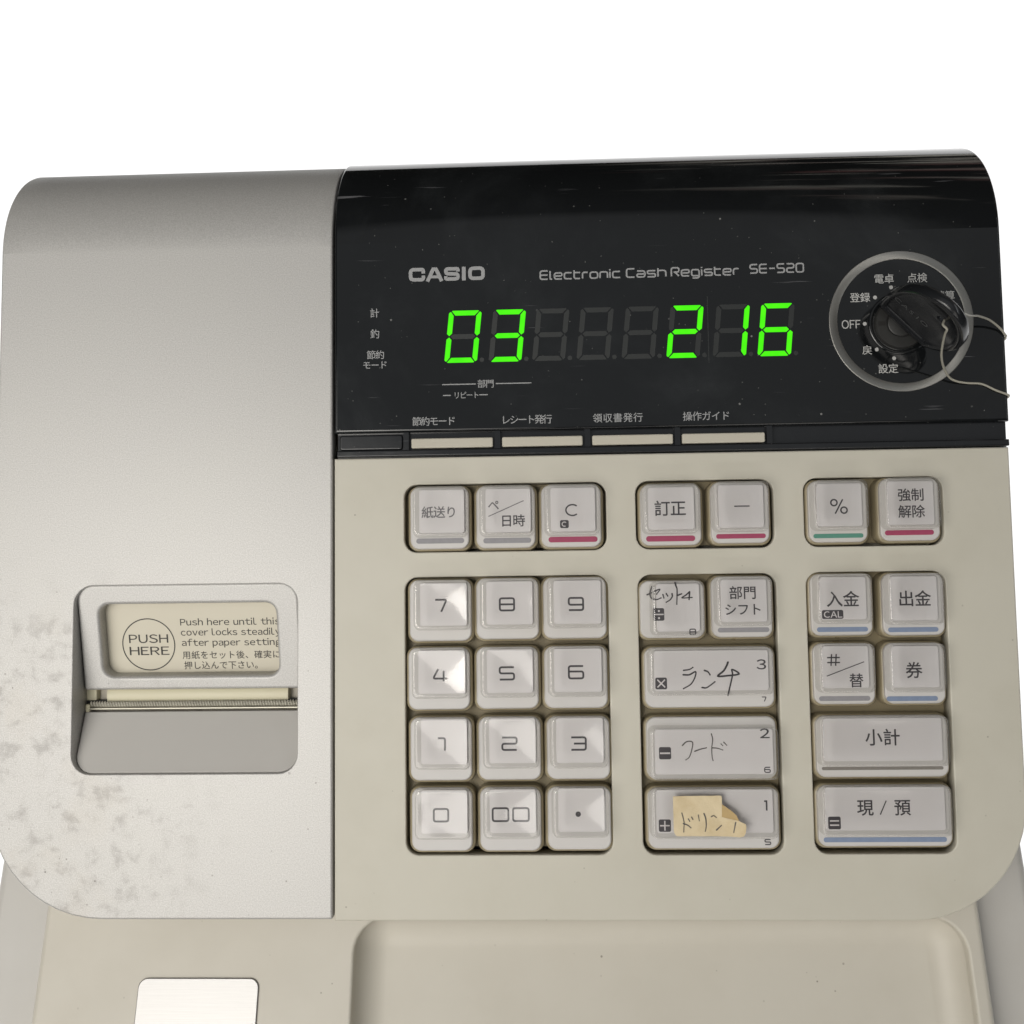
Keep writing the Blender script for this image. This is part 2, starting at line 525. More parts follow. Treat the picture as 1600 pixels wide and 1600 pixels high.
def curve_pts(pts, k=5):
    """smooth a hand-drawn polyline (Catmull-Rom)"""
    if len(pts) < 3: return pts
    P = [Vector(p) for p in pts]; P = [P[0] * 2 - P[1]] + P + [P[-1] * 2 - P[-2]]
    out = []
    for i in range(1, len(P) - 2):
        for s in range(k):
            t = s / k
            out.append(.5 * ((2 * P[i]) + (P[i + 1] - P[i - 1]) * t + (2 * P[i - 1] - 5 * P[i] + 4 * P[i + 1] - P[i + 2]) * t * t + (3 * P[i] - P[i - 1] - 3 * P[i + 1] + P[i + 2]) * t ** 3))
    out.append(P[-2]); return out
def pen(bm, strokes, width, w):
    for k, s in enumerate(strokes):
        rnd = random.Random(k * 3 + len(s))
        a = rnd.uniform(.75, 1.1)
        ribbon(bm, curve_pts(s), width, w + .004 * k, taper=lambda x, a=a: a * (1.08 - .35 * x), roundcap=True)

X = .72
SQ = {  # square technical letter forms in a unit box: (relative width, strokes); True closes a stroke
 '0': (1, [([(0, 0), (1, 0), (1, 1), (0, 1)], True)]), '1': (.62, [([(.1, 1), (1, 1), (1, 0)], False)]),
 '2': (1, [([(0, 1), (1, 1), (1, .5), (0, .5), (0, 0), (1, 0)], False)]),
 '3': (1, [([(0, 1), (1, 1), (1, 0), (0, 0)], False), ([(.18, .5), (1, .5)], False)]),
 '4': (1, [([(.36, 1), (0, .22), (1, .22)], False), ([(.74, .85), (.74, 0)], False)]),
 '5': (1, [([(1, 1), (0, 1), (0, .5), (1, .5), (1, 0), (0, 0)], False)]),
 '6': (1, [([(1, 1), (0, 1), (0, 0), (1, 0), (1, .56), (0, .56)], False)]),
 '7': (.84, [([(0, 1), (1, 1), (.52, 0)], False)]),
 '8': (1, [([(0, 0), (1, 0), (1, 1), (0, 1)], True), ([(0, .5), (1, .5)], False)]),
 '9': (1, [([(0, 0), (1, 0), (1, 1), (0, 1), (0, .44), (1, .44)], False)]),
 'C': (1, [([(1, 1), (0, 1), (0, 0), (1, 0)], False)]), 'E': (1, [([(1, 1), (0, 1), (0, 0), (1, 0)], False), ([(0, .5), (1, .5)], False)]),
 'S': (1, [([(1, 1), (0, 1), (0, .5), (1, .5), (1, 0), (0, 0)], False)]),
 'R': (1, [([(0, 0), (0, 1), (1, 1), (1, .48), (.3, .48)], False), ([(.45, .48), (1, 0)], False)]),
 '-': (.8, [([(0, .5), (1, .5)], False)]), 'l': (.26, [([(0, 1), (0, 0), (1, 0)], False)]),
 'e': (1, [([(1, 0), (0, 0), (0, X), (1, X), (1, .36), (0, .36)], False)]), 'c': (1, [([(1, X), (0, X), (0, 0), (1, 0)], False)]),
 't': (.8, [([(0, 1), (0, 0), (1, 0)], False), ([(0, X), (1, X)], False)]), 'r': (.7, [([(0, 0), (0, X), (1, X)], False)]),
 'o': (1, [([(0, 0), (1, 0), (1, X), (0, X)], True)]), 'n': (1, [([(0, 0), (0, X), (1, X), (1, 0)], False)]),
 'i': (.05, [([(0, 0), (0, X)], False), ([(0, .87), (0, 1.02)], False)]),
 'a': (1, [([(0, X), (1, X), (1, 0), (0, 0), (0, .36), (1, .36)], False)]),
 's': (1, [([(1, X), (0, X), (0, .36), (1, .36), (1, 0), (0, 0)], False)]), 'h': (1, [([(0, 1), (0, 0)], False), ([(0, X), (1, X), (1, 0)], False)]),
 'g': (1, [([(1, 0), (0, 0), (0, X), (1, X), (1, -.27), (.12, -.27)], False)]),
}
def sq(bm, s, u0, v0, width, h, stroke, w, gap=.34, r=.22, box_w=None):
    """square technical lettering: fits the string into width; h is the capital height"""
    tot = sum(SQ[c][0] for c in s) + gap * (len(s) - 1)
    k = (width - stroke) / tot
    x = u0 + stroke / 2
    for c in s:
        cw, st = SQ[c]
        for j, (pts, cl) in enumerate(st):
            ribbon(bm, [(x + px * cw * k, v0 + stroke / 2 + py * (h - stroke)) for px, py in pts], stroke, w + .003 * j, cl, r * min(k, h))
        x += (cw + gap) * k

# ------------------------------------------------------------------ things
def tag(o, label, cat, group=None):
    o['label'] = label; o['category'] = cat
    if group: o['group'] = group

# the surface everything stands on
bm = bmesh.new()
bm.faces.new([bm.verts.new(p) for p in ((-1300, -900, 0), (1300, -900, 0), (1300, 540, 0), (-1300, 540, 0))])
g = obj('ground', bm, M_TABLE); g['kind'] = 'structure'; g['label'] = 'plain white tabletop under the cash register, lit from below by an added lamp'
g.location.z = -.001

reg = bpy.data.objects.new('cash_register', None); COL.objects.link(reg)
reg.empty_display_size = .05
tag(reg, 'cream and silver cash register with black display panel and clear keys', 'cash register')

def part(name, bm, mats, frame=PANEL, smooth=None):
    return obj(name, bm, mats, reg, frame, smooth)
def sub(name, bm, mats, parent, smooth=None):
    return obj(name, bm, mats, parent, None, smooth)

# ---- upper covers ------------------------------------------------------------
OPEN = (-144.2, -70.2, -83.1, -22.1)
bm = plate(lambda i: rr(-171.2, -58.75, -128.9, 185, (.5, .5, .6, 38), i, 12), [lambda i: rr(*OPEN, 6.2, i)], -11, 0, .7, holebev=.35)
cover = part('printer_cover', bent(bm), M_SILVER)

WELLS = [(-35.2, 30.5, -12.7, 9.4), (40.0, 84.2, -12.7, 9.4), (93.8, 137.9, -12.7, 9.4),
         (-35.1, 30.6, -109.0, -20.75), (40.1, 84.2, -109.1, -20.9), (93.7, 137.6, -109.0, -20.85)]
bm = plate(lambda i: rr(-58.1, 159.4, -129.4, 18.4, (.3, .3, 36, .5), i, 12),
           [(lambda i, q=q: rr(*q, 4.2, i)) for q in WELLS], -7, 0, .6, holebev=.4)
panel = part('keyboard_panel', bm, M_BEIGE)

bm = plate(lambda i: rr(-57.9, 159.6, 26.6, 185, (.5, .5, .3, .3), i), [], -9, .9, .9, seg=4)
disp = part('display_cover', bent(bm), M_BLACK)
# the recessed strip along the foot of the display cover that carries four push buttons
bm = box(-57.2, 159.4, 18.6, 26.9, -8, -1.6)
strip = part('button_strip', bm, M_BLACKSTRIP)
bm = plate(lambda i: rr(-57.2, 159.5, 18.75, 20.9, .3, i), [], -3, .55, .45)
sub('lower_lip', bm, M_BLACKSTRIP, strip)
for u in (-34.4, -4.4, 24.9, 54.0, 83.6): sub('divider', box(u - .9, u + .9, 20.9, 26.7, -2, .2), M_BLACKSTRIP, strip)
bm = plate(lambda i: rr(-56.6, -35.6, 21.1, 26.2, 1, i), [], -2, -.9, .6, seg=5)
sub('blank_cover', bm, M_BLACKSTRIP, strip)
for u0, u1 in ((-32.6, -5.9), (-2.9, 23.3), (26.4, 52.5), (55.4, 82.0)):
    bm = plate(lambda i: rr(u0, u1, 21.3, 24.5, .5, i), [], -2, .9, .4)
    part('push_button', bm, M_BUTTON)

# ---- housing and drawer base --------------------------------------------------
def prism(profile, x0, x1):
    bm = bmesh.new()
    A = [bm.verts.new((x0, y, z)) for y, z in profile]; B = [bm.verts.new((x1, y, z)) for y, z in profile]
    ring_faces(bm, A, B, False); bm.faces.new(A); bm.faces.new(B)
    bmesh.ops.recalc_face_normals(bm, faces=bm.faces[:]); return bm
def pw(v, w):
    p = PANEL @ Vector((0, v * .001, w * .001)); return (p.y * 1000, p.z * 1000)
prof = [pw(-124, -13), pw(88, -13), pw(108, -22), pw(118, -42), (pw(118, -42)[0], 84.5), (pw(-124, -13)[0], 84.5)]
part('housing', prism(prof, -163, 152.5), M_HOUSING, BASE)
ZL = 85.0; Y0 = -117.9
TRAY = (-56.2, 148.2, -200.5, Y0 - 7.5)
bm = plate(lambda i: rr(-164.3, 153.9, -216, 120, (8, 8, 10, 10), i, 8), [lambda i: rr(*TRAY, 11, i, 8)], 62, ZL, 2.2, seg=4, holebev=1.0)
base = part('base', bm, M_BASE, BASE)
bm = loft([(rr(*TRAY, 11, -1.2, 8), ZL - 1.4)] + [(rr(*TRAY, 11, 10 * (1 - math.cos(R_(a))) - .4, 8), ZL - 1.3 - 9.5 * math.sin(R_(a))) for a in (0, 12, 24, 36, 48, 60, 70, 80, 90)], True, True, False)
part('coin_tray', bm, M_BASE, BASE)
bm = plate(lambda i: rr(-189.5, 177.0, -222, 122, (10, 10, 14, 14), i, 8), [], 0, 73, 3.5, seg=4)
part('drawer', bm, M_GREYSIDE, BASE)
bm = plate(lambda i: rr(-128.6, -87.6, -188, Y0 - 26.2, 3.2, i), [], ZL - .5, ZL + .7, .3)
part('metal_plate', bm, M_PLATE, BASE)

# ---- receipt printer opening ---------------------------------------------------
SL = Matrix.Translation((0, -.0216, -.0006)) @ Matrix.Rotation(R_(12.0), 4, 'X')   # sloping frame above the slot
WIN = (-137.1, -78.1, -31.6, -7.0)
bm = plate(lambda i: rr(-144.0, -70.3, -36.2, -.2, (5.8, 5.8, .8, .8), i), [lambda i: rr(*WIN, 3.6, i)], -4.94, 0, 1.0, seg=4, holebev=1.1)
frame = part('paper_cover', bm, M_SILVER, PANEL @ SL)
bm = box(-141, -73, -33.5, -3, -9, -5.0)
sub('label_plate', bm, M_LABEL, frame)
bm = bmesh.new(); LW = -4.95
ribbon(bm, circ(-123.2, -21.95, 8.85, 60), .36, LW, True)
def lab(t_, u0, u1, v, cap): latin(bm, t_, u0, v - cap / 2, cap, LW, width=u1 - u0)
lab('PUSH', -129.8, -116.5, -19.95, 2.85)
lab('HERE', -129.85, -116.4, -24.15, 2.85)
lab('Push here until this', -112.0, -78.3, -14.4, 2.2)
lab('cover locks steadily', -112.0, -78.3, -17.9, 2.2)
lab('after paper setting', -111.9, -78.3, -21.45, 2.2)
cjk(bm, '用紙をセット後、確実に', -95.3, -25.75, 2.75, LW, 3.05)
cjk(bm, '押し込んで下さい。', -98.2, -29.3, 2.75, LW, 3.0)
sub('lettering', bm, M_LABELINK, frame)

bm = box(-146, -68, -84, -21, -20, -18); part('printer_bay', bm, M_DARKIN)
roll = bmesh.new()
bmesh.ops.create_cone(roll, cap_ends=True, segments=32, radius1=4.2, radius2=4.2, depth=61.2,
                      matrix=Matrix.Translation((-106.4, -58.9, -13.7)) @ Matrix.Rotation(R_(90), 4, 'Y'))
part('platen_roller', roll, M_ROLLER, PANEL, 40)
part('roller_bracket', softbox(-145.2, -140.9, -60.6, -54, -17, -10.4, .6, .4), M_ROLLER)
part('slot_shade', box(-146, -69, -62.6, -60.5, -15, -10.3), M_DARKIN)  # near-black box stands in for the shade between roller and cutter
# toothed cutter and its rail
bm = bmesh.new()
top, bot = [], []
u = -142.4; k = 0
while u < -70.6:
    top.append((u, -60.55 if k % 2 else -61.2)); u += .46; k += 1
A = [bm.verts.new((x, y, -8.9)) for x, y in top]; B = [bm.verts.new((x, -62.75, -9.5)) for x, y in top]
A2 = [bm.verts.new((x, y, -9.2)) for x, y in top]
for i in range(len(A) - 1):
    bm.faces.new((A[i], B[i], B[i + 1], A[i + 1])); bm.faces.new((A[i + 1], A2[i + 1], A2[i], A[i]))
part('cutter', bm, M_CUT)
part('cutter_rail', softbox(-142.6, -70.3, -63.6, -62.7, -13, -8.7, .3, .35), M_CUT)
part('rail_end', softbox(-144.1, -142.5, -64.2, -61.6, -13, -8.9, .4, .4), M_ROLLER)
bm = plate(lambda i: rr(-144.1, -70.3, -20.5, 0, (.5, .5, 6.4, 6.4), i, 8), [], -5, 0, .5)
CH = Matrix.Translation((0, -.0640, -.0090)) @ Matrix.Rotation(R_(-22.6), 4, 'X')
part('paper_chute', bm, M_CHUTE, PANEL @ CH)

# ---- lettering of the display cover ------------------------------------------
DW = .96
def on_cover(build, mat=M_PRINT, name='lettering'):
    bm = bmesh.new(); build(bm); return sub(name, bm, mat, disp)
def maker(bm):
    H, t, v0 = 4.6, 1.2, 76.75
    def L(u0, w_): return lambda x, y: (u0 + t / 2 + x * (w_ - t), v0 + t / 2 + y * (H - t))
    f = L(-33.1, 5.45); ribbon(bm, [f(1, .60), f(1, 1), f(0, 1), f(0, 0), f(1, 0), f(1, .40)], t, DW, False, 1.1)
    f = L(-27.4, 5.75)
    ribbon(bm, [f(-.02, -.2), f(.40, 1.02)], t, DW); ribbon(bm, [f(1.02, -.2), f(.60, 1.02)], t, DW + .004); ribbon(bm, [f(.2, .24), f(.8, .24)], t * .8, DW + .008)
    ribbon(bm, [f(.30, 1.0), f(.70, 1.0)], t, DW + .012)
    f = L(-21.4, 5.2); ribbon(bm, [f(1, .72), f(1, 1), f(0, 1), f(0, .52), f(1, .48), f(1, 0), f(0, 0), f(0, .28)], t, DW, False, .8)
    ribbon(bm, [(-14.85, v0), (-14.85, v0 + H)], t * 1.05, DW)
    f = L(-13.4, 5.5); ribbon(bm, [f(0, 0), f(1, 0), f(1, 1), f(0, 1)], t, DW, True, 1.2)
on_cover(maker)
def model(bm):
    for s, u0, u1 in (('Electronic', 10.1, 36.8), ('Cash', 38.4, 51.7), ('Register', 53.0, 75.4), ('SE-S20', 78.6, 96.3)):
        sq(bm, s, u0, 76.2 if s != 'SE-S20' else 76.6, u1 - u0, 3.3, .50, DW, .33, .3)
on_cover(model)
on_cover(lambda b: cjk(b, '計', -44.5, 66.5, 3.0, DW)); on_cover(lambda b: cjk(b, '釣', -44.4, 59.5, 3.0, DW))
on_cover(lambda b: (cjk(b, '節約', -44.2, 52.5, 2.9, DW), cjk(b, 'モード', -44.4, 49.1, 2.7, DW, 2.75)))
on_cover(lambda b: (cjk(b, '部門', -8.0, 42.15, 2.7, DW), ribbon(b, [(-22.3, 42.1), (-11.2, 42.1)], .34, DW), ribbon(b, [(-4.7, 42.1), (6.9, 42.1)], .34, DW)))
on_cover(lambda b: (cjk(b, 'リピート', -14.4, 38.5, 2.35, DW, 2.1, .9), ribbon(b, [(-22.1, 38.5), (-19.5, 38.5)], .34, DW), ribbon(b, [(-10.1, 38.5), (-7.4, 38.5)], .34, DW)))
for s, u, p in (('節約モード', -25.1, 2.82), ('レシート発行', 5.2, 2.72), ('領収書発行', 34.8, 3.28), ('操作ガイド', 63.4, 3.05)):
    on_cover(lambda b: cjk(b, s, u, 30.1, 2.95, DW, p))
def offtext(b): latin(b, 'OFF', 107.7, 57.75, 2.75, DW, width=6.0)
on_cover(offtext, M_PRINTW)
for s, u, v in (('登録', 113.9, 67.9), ('電卓', 121.8, 73.9), ('点検', 132.4, 74.0), ('精算', 141.0, 67.9), ('戻', 115.55, 50.6), ('設定', 122.0, 44.4)):
    on_cover(lambda b: cjk(b, s, u, v, 3.1, DW, 3.25), M_PRINTW)
for u, v in ((115.1, 59.2), (118.7, 67.8), (123.95, 71.0), (118.6, 50.7), (124.0, 47.7)):
    on_cover(lambda b: disc(b, u, v, .62, DW), M_PRINTW, 'position_dot')

on_cover(lambda b: box(64.55, 64.8, 47.5, 69.5, .5, DW - .02, b), M_UNLIT, 'module_joint')

# ---- seven-segment digits ------------------------------------------------------
LITSET = {0: 'abcdef', 1: 'abgcd', 2: '', 3: '', 4: '', 5: 'abged', 6: 'bc', 7: 'afgedc'}
DU = (-15.3, -.75, 13.5, 28.0, 42.65, 57.2, 72.15, 86.6)
HW, HH, T2, SK = 4.55, 7.85, .82, .105
def seg_poly(k):
    g_ = .16; a = T2
    hor = lambda y, ins=0: [(-HW + a * 1 + g_, y + a), (HW - a - g_, y + a), (HW - a - g_, y - a), (-HW + a + g_, y - a)]
    if k == 'a': y = HH; return [(-HW + g_ - .1, y + a * .8), (-HW + .3 + g_, y + a), (HW - .3 - g_, y + a), (HW + .1 - g_, y + a * .8), (HW - 1.45 * a - g_, y - a), (-HW + 1.45 * a + g_, y - a)]
    if k == 'd': return [(x, -y) for x, y in seg_poly('a')]
    if k == 'g': return [(-HW + g_ + .25, 0), (-HW + a + g_ + .25, a), (HW - a - g_ - .25, a), (HW - g_ - .25, 0), (HW - a - g_ - .25, -a), (-HW + a + g_ + .25, -a)]
    if k == 'b':
        x = HW; return [(x - a, a + .25), (x, .22), (x + a, a + .1), (x + a, HH - .1), (x + a * .55, HH + .35), (x + .1, HH + .35), (x - a, HH - 1.15 * a)]
    if k == 'f': return [(-x, y) for x, y in seg_poly('b')]
    if k == 'c': return [(x, -y) for x, y in seg_poly('b')]
    if k == 'e': return [(-x, -y) for x, y in seg_poly('b')]
for i, u in enumerate(DU):
    cv = 57.95
    lit, un = bmesh.new(), bmesh.new()
    for k in 'abcdefg':
        b = lit if k in LITSET[i] else un
        b.faces.new([b.verts.new((u + x + y * SK, cv + y, DW + (.01 if b is lit else 0))) for x, y in seg_poly(k)])
    disc(un, u + 6.1, cv - HH, .75, DW)
    for b in (lit, un): bmesh.ops.recalc_face_normals(b, faces=b.faces[:])
    for b in (lit, un):
        for f in b.faces:
            if f.normal.z < 0: f.normal_flip()
    d = part('display_digit', un, M_UNLIT)
    if lit.faces: sub('lit_segments', lit, M_LIT, d)
    else: lit.free()

# ---- mode switch --------------------------------------------------------------
RC = (126.7, 59.9)
RF = PANEL @ Matrix.Translation((RC[0] * .001, RC[1] * .001, 0))
bm = loft([(circ(0, 0, 23.1, 96), .85), (circ(0, 0, 23.05, 96), 1.1), (circ(0, 0, 22.9, 96), 1.2), (circ(0, 0, 20.6, 96), 1.2), (circ(0, 0, 20.4, 96), 1.1), (circ(0, 0, 20.35, 96), .85)], True, False, False)
part('mode_ring', bm, M_RING, RF, 30)
LC = (126.4, 59.0)
bm = loft([(circ(*LC, 8.5), .5), (circ(*LC, 8.3), 1.3), (circ(*LC, 7.9), 1.75), (circ(*LC, 4.7), 1.75), (circ(*LC, 4.5), 1.2), (circ(*LC, 4.3), 1.2), (circ(*LC, 4.1), 1.6), (circ(*LC, 3.8), 1.75)], True, True, False)
lock = part('key_lock', bm, M_LOCK, PANEL, 35)
bm = loft([(circ(*LC, 10.3), .8), (circ(*LC, 10.1), 1.15), (circ(*LC, 9.5), 1.3), (circ(*LC, 8.9), 1.15), (circ(*LC, 8.8), .2)], True, False, False)
sub('lock_collar', bm, M_BLACK, lock)
bm = box(LC[0] - 7.2, LC[0] - 4.9, LC[1] - .7, LC[1] + .7, 1.5, 1.78)
sub('mark', bm, M_DARKIN, lock)

FAT = .012
# ---- keys -----------------------------------------------------------------------
for q in WELLS:
    bm = box(q[0] - 1.5, q[1] + 1.5, q[2] + 1.2, q[3] + 1.5, -9, -6.2)
    part('key_well', bm, M_WELL)
bmw = box(-36, 32, -111, -20, -13, -12); part('well_bottom', bmw, M_DARKIN)
WCARD = 1.7
BADGES = []
def key(b, c, bar=None, barmat=None, ledge='bottom', dev=0.0):
    """one push key: tinted skirt, white body with a ledge, white card and a clear cap over it"""
    u0, u1, v0, v1 = b
    v1 = min(v1, c[3] + .25) if c[3] > v1 - 2 else v1
    bm = loft([(rr(u0 - .95, u1 + .95, v0 - .95, v1 + .5, 3.6), -6.1), (rr(u0 - .85, u1 + .85, v0 - .85, v1 + .4, 3.4), -1.6),
               (rr(u0 - .6, u1 + .6, v0 - .6, v1 + .3, 3.2), -1.0), (rr(u0 - .1, u1 + .1, v0, v1, 2.9), -.7)])
    sk = bm
    bm = loft([(rr(u0 + .1, u1 - .1, v0 + .1, v1 - .1, 2.9), -2), (rr(u0, u1, v0, v1, 2.9), -.15), (rr(u0, u1, v0, v1, 2.9, .12), .25), (rr(u0, u1, v0, v1, 2.9, .45), .5)])
    k = part('key_button', bm, M_KEYWHITE, PANEL, 25)
    sub('skirt', sk, M_SKIRT, k, 40)
    c0, c1, d0, d1 = c
    inl, inr, inb, int_ = 1.55, .95, 1.05, .75
    bm = plate(lambda i: rr(c0 + inl, c1 - inr, d0 + inb, d1 - int_, .9, i), [], .4, WCARD, .25)
    sub('card', bm, M_CARD, k)
    wt = 5.2 + dev
    R0 = lambda i: rr(c0, c1, d0, d1, 1.9 + max(0, i - .5) * 1.55, i)
    bot = lambda i: rr(c0 - .55, c1 + .35, d0 - .35, min(v1 - .1, d1 + .35), 2.2, i)
    rings = [(bot(0), .52), (bot(.04), 1.3), (R0(-.12), wt - 1.1), (R0(.03), wt - .55), (R0(.22), wt - .17), (R0(.5), wt - .02)]
    rings += [(R0(x), wt) for x in (.8, 1.2, 1.8, 2.6, 3.6, 4.8, 6.2) if x < .88 * min(c1 - c0, d1 - d0) / 2]
    bm = loft(rings, True, True, False)
    bm.faces.ensure_lookup_table()
    nr = len(R0(0))
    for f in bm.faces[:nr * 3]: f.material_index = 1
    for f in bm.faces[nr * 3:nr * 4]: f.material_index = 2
    for k_, (lo, hi) in enumerate(((c0, c1), (d0, d1))):
        nc = 7 if hi - lo < 25 else 13
        for i in range(1, nc):
            fs = [f for f in bm.faces if all(v.co.z > wt - .01 for v in f.verts)]
            g_ = set(fs)
            for f in fs: g_.update(f.edges); g_.update(f.verts)
            q = lo + (hi - lo) * i / nc
            bmesh.ops.bisect_plane(bm, geom=list(g_), plane_co=(q, 0, 0) if k_ == 0 else (0, q, 0), plane_no=(1, 0, 0) if k_ == 0 else (0, 1, 0), dist=1e-4)
    # a shallow finger dish, each cap seated at its own slight angle
    ta, tb, D = random.gauss(0, .010), random.gauss(0, .008), random.uniform(.34, .46)
    mx_, my_, hx, hy = (c0 + c1) / 2, (d0 + d1) / 2, (c1 - c0) / 2 - .7, (d1 - d0) / 2 - .7
    for v in bm.verts:
        if v.co.z > wt - .45:
            x, y = v.co.x - mx_, v.co.y - my_
            q = max(0, 1 - (x / hx) ** 2) * max(0, 1 - (y / hy) ** 2)
            v.co.z += -D * q + ta * x * 10 / max(10, c1 - c0) + tb * y
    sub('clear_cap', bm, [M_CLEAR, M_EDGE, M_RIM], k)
    if bar:
        bm = plate(lambda i: rr(bar[0], bar[1], bar[2], bar[3], (bar[3] - bar[2]) / 2 - .02, i), [], .4, .6, .05)
        sub('colour_bar', bm, barmat, k)
    return k
def print_on(k, build, mat=M_INK, name='lettering'):
    bm = bmesh.new(); build(bm); return sub(name, bm, mat, k)
LWK = WCARD + .05
def badge(k, u, v, w_, h_, build):
    bm = plate(lambda i: rr(u - w_ / 2, u + w_ / 2, v - h_ / 2, v + h_ / 2, .55, i), [], .6, LWK, .02)
    sub('badge', bm, M_INK, k)
    print_on(k, build, M_BADGE)

# top row
k = key((-33.1, -14.0, -11.7, 8.8), (-31.7, -14.4, -7.7, 8.3), (-31.2, -15.6, -9.9, -8.2), M_GREY)
print_on(k, lambda b: cjk(b, '紙送り', -23.5, .2, 3.75, LWK, 3.85), M_INKSOFT)
k = key((-11.6, 7.5, -11.7, 8.8), (-10.1, 7.1, -7.8, 8.3), (-9.4, 6.1, -10.1, -8.4), M_GREY)
print_on(k, lambda b: cjk(b, '日時', .25, -2.9, 3.85, LWK, 4.0))
print_on(k, lambda b: (cjk(b, 'ペ', -5.9, 2.2, 3.6, LWK), ribbon(b, [(-7.6, -1.45), (3.85, 3.5)], .28, LWK)), M_INKSOFT)
k = key((9.5, 28.8, -11.7, 8.8), (10.9, 27.9, -7.8, 8.3), (11.7, 27.5, -10.1, -8.3), M_RED)
print_on(k, lambda b: ribbon(b, [(19.55 + 2.1 * math.cos(R_(a)) * (1.0), .2 + 1.75 * math.sin(R_(a))) for a in range(48, 316, 12)], .48, LWK))
badge(k, 16.9, -4.3, 2.8, 2.6, lambda b: ribbon(b, [(16.9 + .75 * math.cos(R_(a)), -4.3 + .7 * math.sin(R_(a))) for a in range(45, 318, 21)], .3, LWK + .05))
k = key((41.5, 60.9, -11.6, 8.6), (42.2, 59.6, -7.7, 7.9), (43.1, 58.8, -10.3, -8.5), M_RED)
print_on(k, lambda b: cjk(b, '訂正', 50.9, .3, 4.9, LWK, 5.1))
k = key((64.0, 82.6, -11.2, 8.9), (64.7, 81.7, -7.4, 8.3), (65.5, 81.3, -9.7, -8.2), M_RED)
print_on(k, lambda b: ribbon(b, [(71.3, .6), (76.2, .6)], .42, LWK))
k = key((95.1, 113.7, -11.4, 8.8), (95.9, 112.8, -7.4, 8.2), (96.4, 112.2, -10.0, -8.6), M_GREEN)
def percent(b):
    for x, y in ((102.9, 1.25), (106.0, -1.2)): ribbon(b, circ(x, y, .98, 24), .48, LWK, True)
    ribbon(b, [(103.2, -2.3), (105.7, 2.3)], .46, LWK + .004)
print_on(k, percent)
k = key((117.7, 136.5, -11.2, 9.2), (118.2, 135.4, -7.3, 8.6), (119.0, 134.4, -9.4, -7.8), M_RED)
print_on(k, lambda b: (cjk(b, '強制', 127.2, 3.4, 4.0, LWK, 4.2), cjk(b, '解除', 127.2, -1.9, 4.0, LWK, 4.2)))
# number keys
NUM = {'7': ((-33.5, -13.5, -41.4, -21.5), (-31.6, -13.8, -37.6, -21.9), -23.2, -30.0), '8': ((-11.9, 8.2, -41.0, -21.3), (-10.2, 7.3, -37.4, -21.6), -1.95, -29.8),
       '9': ((9.7, 29.9, -41.0, -21.3), (11.4, 29.2, -37.4, -21.6), 20.15, -29.95), '4': ((-34.0, -14.2, -63.2, -43.4), (-32.3, -14.5, -59.2, -43.4), -23.6, -52.1),
       '5': ((-12.1, 7.8, -63.1, -43.4), (-10.3, 7.1, -59.1, -43.3), -2.25, -51.75), '6': ((9.7, 29.8, -63.1, -43.4), (11.2, 29.0, -59.0, -43.3), 19.8, -51.6),
       '1': ((-33.5, -13.8, -85.6, -65.6), (-31.6, -14.2, -81.4, -65.2), -23.5, -73.95), '2': ((-11.6, 8.2, -85.5, -65.6), (-9.8, 7.6, -81.2, -65.1), -1.7, -73.9),
       '3': ((10.2, 30.1, -85.4, -65.6), (11.5, 29.1, -81.2, -65.2), 20.2, -74.0), '0': ((-33.2, -13.8, -107.6, -87.8), (-31.6, -14.3, -103.0, -87.5), -23.7, -96.1),
       '00': ((-11.4, 8.0, -107.6, -87.8), (-9.9, 7.4, -102.9, -87.4), -1.6, -96.0), '.': ((10.1, 30.1, -107.3, -87.7), (11.8, 29.0, -102.6, -87.2), 19.7, -95.95)}
for n, (b_, c_, u, v) in NUM.items():
    k = key(b_, c_, dev=random.uniform(-.15, .15))
    if n == '.': print_on(k, lambda b: disc(b, u, v, .85, LWK))
    elif n == '00': print_on(k, lambda b: sq(b, '00', u - 6.0, v - 2.3, 12.0, 4.6, .6, LWK, .3, .16))
    else:
        wd = {'7': 4.3, '1': 3.1}.get(n, 5.2)
        print_on(k, lambda b: sq(b, n, u - wd / 2, v - 2.25, wd, 4.5, .62, LWK, .3, .16))
# department keys
k = key((40.7, 61.1, -41.2, -22.4), (44.2, 60.5, -40.2, -23.1))
print_on(k, lambda b: pen(b, [[(42.87, -27.31), (44.72, -26.49), (46.96, -25.6), (45.93, -27.12)], [(44.46, -24.66), (43.89, -26.33), (43.93, -27.86), (44.67, -28.71), (45.89, -28.88), (47.27, -28.36)], [(47.91, -27.3), (48.19, -28.37)], [(48.98, -27.01), (49.42, -27.77)], [(50.81, -27.03), (50.86, -27.95), (50.15, -29.0), (48.92, -29.75)], [(51.81, -23.45), (52.09, -24.6), (52.44, -25.83), (52.25, -30.4)], [(52.39, -27.66), (53.85, -27.14)], [(56.38, -26.49), (55.21, -27.54), (53.97, -28.44), (57.1, -28.33)], [(56.38, -26.49), (56.17, -29.0)]], .52, LWK), M_PEN, 'handwriting')
badge(k, 46.4, -33.6, 3.6, 4.0, lambda b: (ribbon(b, [(45.0, -33.6), (48.0, -33.6)], .42, LWK + .05), disc(b, 46.5, -32.5, .33, LWK + .05), disc(b, 46.5, -34.75, .33, LWK + .05)))
print_on(k, lambda b: sq(b, '8', 56.0, -40.3, 2.1, 2.1, .34, LWK, .3, .25))
k = key((63.4, 82.6, -41.2, -21.7), (64.6, 81.8, -37.4, -22.0), (65.2, 81.5, -39.6, -38.1), M_GREY)
print_on(k, lambda b: (cjk(b, '部門', 73.2, -27.0, 4.1, LWK, 4.4), cjk(b, 'シフト', 73.2, -32.3, 3.8, LWK, 4.0)))
